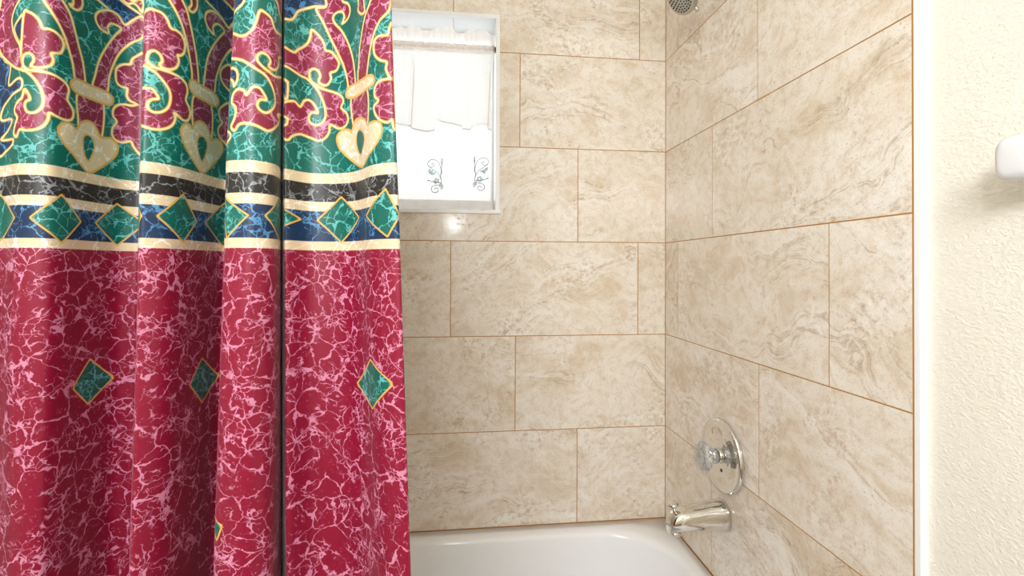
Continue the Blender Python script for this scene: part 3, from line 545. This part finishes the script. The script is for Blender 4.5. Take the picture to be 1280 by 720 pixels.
for (R_, cnt) in ((.009,6),(.0165,11),(.0235,16),(.0305,21),(.0370,25)):
    for k in range(cnt):
        a = 2*math.pi*(k+.3*R_*100)/cnt
        lathe(bm, [(.0045,.0020),(.0076,.0017),(.0080,.0010)], HC+u_*(R_*math.cos(a))+v_*(R_*math.sin(a)), HN, 8)
nz = child('spray_nozzles', bm, M['rubber'], spray); nz['kind'] = 'stuff'
bm = bmesh.new()
dv = Vector((0,0,-1)); dv = (dv-HN*dv.dot(HN)).normalized(); sd_ = HN.cross(dv)
if sd_.x < 0: sd_ = -sd_
ldir = (dv*.955+sd_*.30).normalized()
tube(bm, [HC+ldir*.040-HN*.008, HC+ldir*.048-HN*.008, HC+ldir*.056-HN*.007, HC+ldir*.0595-HN*.0065], [.0060,.0058,.0055,.0034], 14)
child('spray_lever', bm, M['face'], hd)

# ------------------------------------------------------------------ towel bar at the right
tb = tag(empty('towel_bar', (RW, -1.06, 1.364)), 'white glazed ceramic towel bar post sticking out from cream wall', 'towel bar')
def post(py):
    bm = bmesh.new(); rings = []
    for (d, hy, hz) in ((-.001,.036,.039),(.006,.036,.039),(.012,.033,.036),(.022,.0275,.0305),(.034,.0245,.0275),(.048,.0235,.0268),(.064,.0232,.0265),(.072,.0222,.0255),(.0765,.0195,.0225),(.0785,.0140,.0165),(.079,.006,.007)):
        ring = []
        for k in range(48):
            a = 2*math.pi*k/48; ca, sa = math.cos(a), math.sin(a); e = .55
            ring.append((RW-d, py+hy*math.copysign(abs(ca)**e, ca), 1.3640+hz*math.copysign(abs(sa)**e, sa)))
        rings.append(ring)
    loft(bm, rings)
    o = child('post', bm, M['ceramic'], tb); fix_normals(o)
post(-1.048); post(-1.66)
bm = bmesh.new(); tube(bm, [(RW-.052,-1.066,1.3640),(RW-.052,-1.64,1.3640)], .0095, 20); child('bar', bm, M['ceramic'], tb)

# ------------------------------------------------------------------ printed shower curtain
LV = [catmull(l, 14) for l in LEV]
def smooth(c):
    for _ in range(3):
        d = c.copy(); d[1:-1] = .25*c[:-2]+.5*c[1:-1]+.25*c[2:]; c = d
    return c
LV = [smooth(c) for c in LV]
S = np.concatenate([[0], np.cumsum(np.linalg.norm(np.diff(LV[1], axis=0), axis=1))]); S = S-S[-1]
ROD_Z = 2.02
sg = np.arange(0, S[0], -.0021)[::-1]
zg = np.concatenate([np.arange(.10, .78, .02), np.arange(.78, 1.245, .0045), np.arange(1.245, 1.605, .0021), np.arange(1.605, ROD_Z-.045, .02), [ROD_Z-.040]])
ns, nz_ = len(sg), len(zg)
def lev_xy(c): return np.stack([np.interp(sg, S, c[:,0]), np.interp(sg, S, c[:,1])], -1)
T_, Mi, Bo = [lev_xy(c) for c in LV]
V = np.zeros((ns, nz_, 3))
for j, z in enumerate(zg):
    zc = min(max(z, LEVZ[2]), LEVZ[0])
    if zc > LEVZ[1]: k = (zc-LEVZ[1])/(LEVZ[0]-LEVZ[1]); q = Mi*(1-k)+T_*k
    else: k = (zc-LEVZ[1])/(LEVZ[2]-LEVZ[1]); q = Mi*(1-k)+Bo*k
    # slight hand: small ripples that grow towards the hem
    V[:,j,:2] = q; V[:,j,2] = z
rip = .0012*np.sin(sg[:,None]*61+3*np.sin(V[:,:,2]*7))*np.cos(V[:,:,2]*5+sg[:,None]*9)
V[:,:,1] += rip
def poly_sd(P, pts):
    """signed distance of points P (n,2) to polygon pts"""
    A = pts; B = np.roll(pts, -1, axis=0)
    d = np.full(len(P), 9.); ins = np.zeros(len(P), bool)
    for a, b in zip(A, B):
        e = b-a; w = P-a
        t = np.clip((w@e)/max(e@e, 1e-12), 0, 1)
        q = w-t[:,None]*e
        d = np.minimum(d, (q*q).sum(1))
        if a[1] != b[1]:
            c = ((a[1] > P[:,1]) != (b[1] > P[:,1]))
            xi = a[0]+(P[:,1]-a[1])/(b[1]-a[1])*e[0]
            ins ^= c & (P[:,0] < xi)
    d = np.sqrt(d)
    return np.where(ins, -d, d)
SS, ZZ = np.meshgrid(sg, zg, indexing='ij')
fields = {}
FAR = .03
for kind, polys in MOTIF.items():
    F = np.full((ns, nz_), FAR)
    todo = []
    for sm, pts in polys:
        pts = np.array(pts)
        todo.append((sm, pts))
        if kind != 'dia' and pts[:,0].mean() > -.39: todo.append((sm, pts+np.array([-1.02, 0])))
    if kind == 'dia':
        for k in range(6): 
            c = -1.066-.0975*k
            todo.append((0, np.array([(c-.028,1.297),(c,1.328),(c+.028,1.297),(c,1.266)])))
        for c, z in ((-1.19,1.08),(-1.03,.94),(-.70,.94),(-1.36,.94),(-.20,.80),(-.86,.80)): todo.append((0, np.array([(c-.025,z),(c,z+.031),(c+.025,z),(c,z-.031)])))
    for sm, pts in todo:
        if sm: pts = catmull(pts, 5, True)
        lo = pts.min(0)-FAR; hi = pts.max(0)+FAR
        i0, i1 = np.searchsorted(sg, lo[0]), np.searchsorted(sg, hi[0]); j0, j1 = np.searchsorted(zg, lo[1]), np.searchsorted(zg, hi[1])
        if i1 <= i0 or j1 <= j0: continue
        P = np.stack([SS[i0:i1,j0:j1].ravel(), ZZ[i0:i1,j0:j1].ravel()], -1)
        F[i0:i1,j0:j1] = np.minimum(F[i0:i1,j0:j1], poly_sd(P, pts).reshape(i1-i0, j1-j0))
    fields[kind] = F
me = bpy.data.meshes.new('curtain_panel')
idx = np.arange(ns*nz_).reshape(ns, nz_)
quads = np.stack([idx[:-1,:-1], idx[1:,:-1], idx[1:,1:], idx[:-1,1:]], -1).reshape(-1, 4)
me.vertices.add(ns*nz_); me.vertices.foreach_set('co', V.reshape(-1))
me.loops.add(len(quads)*4); me.loops.foreach_set('vertex_index', quads.reshape(-1).astype(np.int32))
me.polygons.add(len(quads)); me.polygons.foreach_set('loop_start', np.arange(0, len(quads)*4, 4, dtype=np.int32))
me.polygons.foreach_set('use_smooth', np.ones(len(quads), bool))
me.update(calc_edges=True)
a = me.attributes.new('cloth_uv', 'FLOAT_VECTOR', 'POINT'); a.data.foreach_set('vector', np.stack([SS, ZZ, np.zeros_like(SS)], -1).reshape(-1).astype(np.float32))
for kind, F in fields.items():
    a = me.attributes.new('sd_'+kind, 'FLOAT', 'POINT'); a.data.foreach_set('value', F.reshape(-1).astype(np.float32))
cur_c = tag(empty('shower_curtain', (-1.1, -.86, .1)), 'burgundy marbled shower curtain with teal scroll border and green diamonds', 'shower curtain')
pc = link('curtain_panel', me, M['cloth'], cur_c); pc.matrix_parent_inverse = Matrix.Translation(cur_c.location).inverted()
rodc = tag(empty('curtain_rod', (-.756, -.875, ROD_Z)), 'steel shower curtain rod above the burgundy curtain', 'curtain rod')
RY = -.875
bm = bmesh.new(); tube(bm, [(LW, RY, ROD_Z), (.011, RY, ROD_Z)], .0125, 20); child('rod', bm, M['chrome'], rodc)
for x, d in ((LW, 1), (.0115, -1)):
    bm = bmesh.new(); lathe(bm, [(0,.03),(.004,.03),(.012,.018),(.02,.0145)], (x, RY, ROD_Z), (d,0,0), 32); child('end_flange', bm, M['chrome'], rodc)
for k in range(9):
    i = int((k+.5)/9*(ns-1)); xx, yy = V[i,-1,0], V[i,-1,1]
    bm = bmesh.new()
    ring = [(xx, RY+.019*math.cos(a), ROD_Z-.004+.019*math.sin(a)) for a in [2*math.pi*q/24 for q in range(24)]]
    ring = [(xx, RY+(yy-RY)*.5*(1-math.sin(a))*.5+.018*math.cos(a), ROD_Z-.010+.026*math.sin(a)) for a in [2*math.pi*q/24 for q in range(25)]]
    tube(bm, ring, .0016, 8); child('hanger_ring', bm, M['chrome'], rodc)

# ------------------------------------------------------------------ cafe curtain in the window
cc = tag(empty('window_curtain', (-.85, .015, 1.425)), 'sheer white cafe curtain with embroidered flowers hanging in the small window', 'window curtain')
RODY, RODZ = .018, 1.9515
def gather(x, z, lay):
    ph = 0 if lay == 0 else 1.3
    g = math.sin(x*62+ph+1.1*math.sin(x*17))*.6+math.sin(x*143+2*ph+.7*math.sin(x*31))*.4
    g2 = math.sin(x*41+2.1+ph+1.4*math.sin(x*9+ph))
    if z > RODZ+.006: return .0060*g+.003*math.sin(x*230)
    k = min(1., max(0., (RODZ-z)/.16))
    return (.0035*g)*(1-k*.45)+.0075*g2*k
def cloth_sheet(x0, x1, zf_top, zf_bot, nx, nz, lay, yoff):
    bm = bmesh.new(); grid = []
    for i in range(nx+1):
        x = x0+(x1-x0)*i/nx; col = []
        zt, zb = zf_top(x), zf_bot(x)
        for j in range(nz+1):
            z = zt+(zb-zt)*j/nz
            drop = (RODZ-z)/.53
            y = RODY-.006+yoff - max(0, drop)*(.026) + gather(x, z, lay)
            xx = x
            k = min(1., max(0., (RODZ-z)/.10))
            if lay == 0:
                ph = x*96+2.2*math.sin(x*13)+.5*math.sin(z*9)
                xx = x + k*.0135*math.sin(ph)*(.75+.35*math.sin(x*29)); y += k*.0045*math.cos(ph)
            else:
                env = math.exp(-((x+.725)/.026)**2)+.55*math.exp(-((x+.592)/.010)**2)+math.exp(-((x+.90)/.03)**2)
                ph = (x+.725)*78+.4*math.sin(z*11)
                xx = x + k*.020*math.sin(ph)*env; y += k*.006*math.cos(ph)*env
            col.append(bm.verts.new((min(xx, -.5778), y, z)))
        grid.append(col)
    for i in range(nx):
        for j in range(nz): bm.faces.new((grid[i][j], grid[i+1][j], grid[i+1][j+1], grid[i][j+1]))
    return bm
X0, X1 = -1.145, -.5790
hemx = [-1.15,-1.08,-1.0,-.95,-.8999,-.88,-.8049,-.7773,-.7547,-.691,-.6880,-.6525,-.6346,-.6139,-.5853,-.575]
hemz = [1.69,1.70,1.675,1.69,1.6979,1.6885,1.6658,1.6745,1.7061,1.6854,1.6752,1.6791,1.6979,1.6961,1.6789,1.676]
fh = lambda x: float(np.interp(x, hemx, hemz))
scal = lambda x: 1.4190+.0045*abs(math.sin(x*66))+(x+.7)*.004
ruf = lambda x: 2.0070+.0065*math.sin(x*58+.6)+.004*math.sin(x*111)
bm = cloth_sheet(X0, X1-.004, lambda x: RODZ-.012, scal, 420, 60, 1, .004); child('curtain_panel', bm, M['sheer'], cc)
bm = cloth_sheet(X0, X1, lambda x: RODZ-.012, fh, 420, 40, 0, -.0035); val_ = child('valance', bm, M['sheer2'], cc)
bm = cloth_sheet(X0, X1, lambda x: fh(x)+.0050, fh, 420, 2, 0, -.0042); child('hem_stitching', bm, M['sheerhem'], val_)
bm = cloth_sheet(X0, X1, ruf, lambda x: RODZ+.010, 420, 12, 0, 0); child('ruffle', bm, M['ruffle'], cc)
# gathered rod pocket: a puckered sleeve round the rod
bm = bmesh.new(); rings = []
N = 620
for i in range(N+1):
    x = X0+(X1-X0)*i/N
    g = 1+.16*math.sin(x*330+3*math.sin(x*47))+.09*math.sin(x*710)
    rings.append([(x, RODY+.0085*g*math.cos(a), RODZ-.001+.0145*(.9+.1*g)*math.sin(a)) for a in [2*math.pi*k/16 for k in range(16)]])
loft(bm, rings, False, False)
child('rod_pocket', bm, M['pocket'], cc)
cr = tag(empty('curtain_tension_rod', (-.86, RODY, RODZ)), 'thin white tension rod holding the white window curtain', 'curtain rod')
bm = bmesh.new(); tube(bm, [(WX0+.0150, RODY, RODZ), (WX1-.0150, RODY, RODZ)], .0035, 16); child('rod', bm, M['white'], cr)
for x, d in ((WX0+.0126, 1), (WX1-.0126, -1)):
    bm = bmesh.new(); lathe(bm, [(0,.009),(.006,.009),(.0075,.006)], (x, RODY, RODZ), (d,0,0), 24); child('end_cap', bm, M['rubber'], cr)
# embroidery: px-like design units, 1 unit = .36 mm
def ysurf(x, z): return RODY-.006+.004-(RODZ-z)/.53*.026+gather(x, z, 1)
def stitch(bm, pts, r=.0011, n=8):
    P = catmull(pts, n)
    tube(bm, [(x, ysurf(x, z)-.0012, z) for x, z in P], r, 6)
def design(ox, oz, mirror, flip_half):
    k = .000360*(-1 if mirror else 1); kk = .000360
    T = lambda L: [(ox+(x-845)*k, oz-(y-250)*kk) for x, y in L]
    bl = {}
    def B(name, mat):
        if name not in bl: bl[name] = (bmesh.new(), mat)
        return bl[name][0]
    spl = lambda L: stitch(B('embroidered_scroll', 'thread'), T(L))
    spl([(790,240),(795,180),(820,125),(865,103),(903,118),(910,145),(890,172),(862,165),(852,148),(868,140),(876,152)])
    spl([(785,330),(790,290),(800,260),(830,215),(870,190),(900,160)])
    spl([(785,330),(845,335),(872,350),(872,385),(840,400),(818,385),(818,362),(840,358),(848,372)])
    spl([(775,210),(795,235),(790,290)]); spl([(790,240),(785,150),(778,105),(790,98),(788,150)])
    spl([(790,310),(860,305),(905,285)])
    def petal(name, mat, cx, cy, rx, ry, rot=0):
        bm = B(name, mat)
        c = T([(cx, cy)])[0]; ring = []
        for i in range(16):
            a = 2*math.pi*i/16; dx = rx*kk*math.cos(a)*1.; dz = ry*kk*math.sin(a)
            x = c[0]+dx*math.cos(rot)-dz*math.sin(rot); z = c[1]+dx*math.sin(rot)+dz*math.cos(rot); ring.append((x, z))
        f_ = [[(x, ysurf(x, z)-e, z) for x, z in ring] for e in (.0004, .0020)]
        loft(bm, f_)
    for (cx, cy, rx, ry, ro) in ((880,215,22,14,.6),(895,200,16,10,1.2),(870,235,18,10,-.4),(850,225,16,9,.3)): petal('embroidered_bell', 'threadblue', cx, cy, rx, ry, ro)
    for i in range(5): petal('embroidered_blossom', 'threadblue', 832+17*math.cos(i*1.257), 295+17*math.sin(i*1.257), 13, 10, i*1.257)
    for (cx, cy, rx, ry, ro) in ((785,360,14,9,.8),(800,345,12,8,-.5),(780,340,12,9,.2),(800,325,14,6,.9)): petal('embroidered_leaves', 'threadgreen', cx, cy, rx, ry, ro)
    petal('embroidered_leaf', 'threadgreen', 905, 290, 12, 6, .4)
    for k_, (bm_, m_) in bl.items(): child(k_, bm_, M[m_], cc)
design(-.6230, 1.5370, False, False)
design(-.7690, 1.5270, True, False)

# ------------------------------------------------------------------ lights
lt = tag(empty('added_ceiling_light', (-.95, -1.75, CEIL)), 'unseen round ceiling light added behind the camera for fill', 'ceiling light')  # added fixture out of view, glows as ambient fill
bm = bmesh.new(); lathe(bm, [(0,.155),(.018,.155),(.024,.148)], (-.95,-1.75,CEIL), (0,0,-1), 48); child('base', bm, M['white'], lt)
bm = bmesh.new(); lathe(bm, [(.022,.145),(.045,.14),(.065,.118),(.080,.08),(.087,.03)], (-.95,-1.75,CEIL), (0,0,-1), 48); child('diffuser', bm, M['lamp'], lt)

def lamp(name, kind, loc, energy, color=(1,1,1), rot=None, **kw):
    L = bpy.data.lights.new(name, kind); L.energy = energy; L.color = color
    for k, v in kw.items(): setattr(L, k, v)
    o = bpy.data.objects.new(name, L); o.location = loc
    if rot: o.rotation_euler = rot
    COL.objects.link(o); return o
lamp('flash_lamp', 'POINT', (-.73, -1.66, 1.53), 3.4, (.88, .95, 1.), shadow_soft_size=.02)
key = lamp('added_key_lamp', 'AREA', (-1.15, -2.45, 1.85), 40., (.92, .96, .99), shape='RECTANGLE', size=.95, size_y=.40)  # added soft key from rear left, no fixture there; shapes the curtain folds
key.rotation_euler = (Vector((-.85, -.9, 1.15))-Vector(key.location)).to_track_quat('-Z', 'Y').to_euler()
bounce = lamp('added_ceiling_fill', 'SPOT', (-.80, -1.80, 1.55), 19., (.86, .94, 1.), (math.radians(180), 0, 0), spot_size=math.radians(110), spot_blend=.8, shadow_soft_size=.05)  # added spot aimed upward, brightens the ceiling for soft overhead fill

w = bpy.data.worlds.new('overcast'); sc.world = w; w.use_nodes = True
bg = w.node_tree.nodes['Background']; bg.inputs[0].default_value = (.93, .97, 1., 1); bg.inputs[1].default_value = 2.6

# ------------------------------------------------------------------ camera
cam = bpy.data.cameras.new('camera'); co = bpy.data.objects.new('camera', cam); COL.objects.link(co)
yaw, pitch, roll = 0.11249255, 0.0076452, 0.00378759
fw = Vector((math.sin(yaw)*math.cos(pitch), math.cos(yaw)*math.cos(pitch), math.sin(pitch)))
rt = Vector((math.cos(yaw), -math.sin(yaw), 0)); up = rt.cross(fw)
rt, up = math.cos(roll)*rt+math.sin(roll)*up, -math.sin(roll)*rt+math.cos(roll)*up
m = Matrix((rt, up, -fw)).transposed().to_4x4(); m.translation = (-.68993644, -1.511475, 1.23523652)
co.matrix_world = m
cam.sensor_fit = 'HORIZONTAL'; cam.sensor_width = 36.; cam.lens = 585.1479/1280*36
cam.shift_x = (640-640.7228)/1280; cam.shift_y = -(360-330.7771)/1280
cam.clip_start = .02
sc.camera = co
sc.view_settings.view_transform = 'Standard'; sc.view_settings.look = 'None'
sc.view_settings.exposure = 0.; sc.view_settings.gamma = 1.; sc.view_settings.use_curve_mapping = False
sc.cycles.use_denoising = True
sc.cycles.max_bounces = 10; sc.cycles.transparent_max_bounces = 12; sc.cycles.diffuse_bounces = 6
sc.cycles.caustics_reflective = False; sc.cycles.caustics_refractive = False
sc.cycles.sample_clamp_indirect = 6.
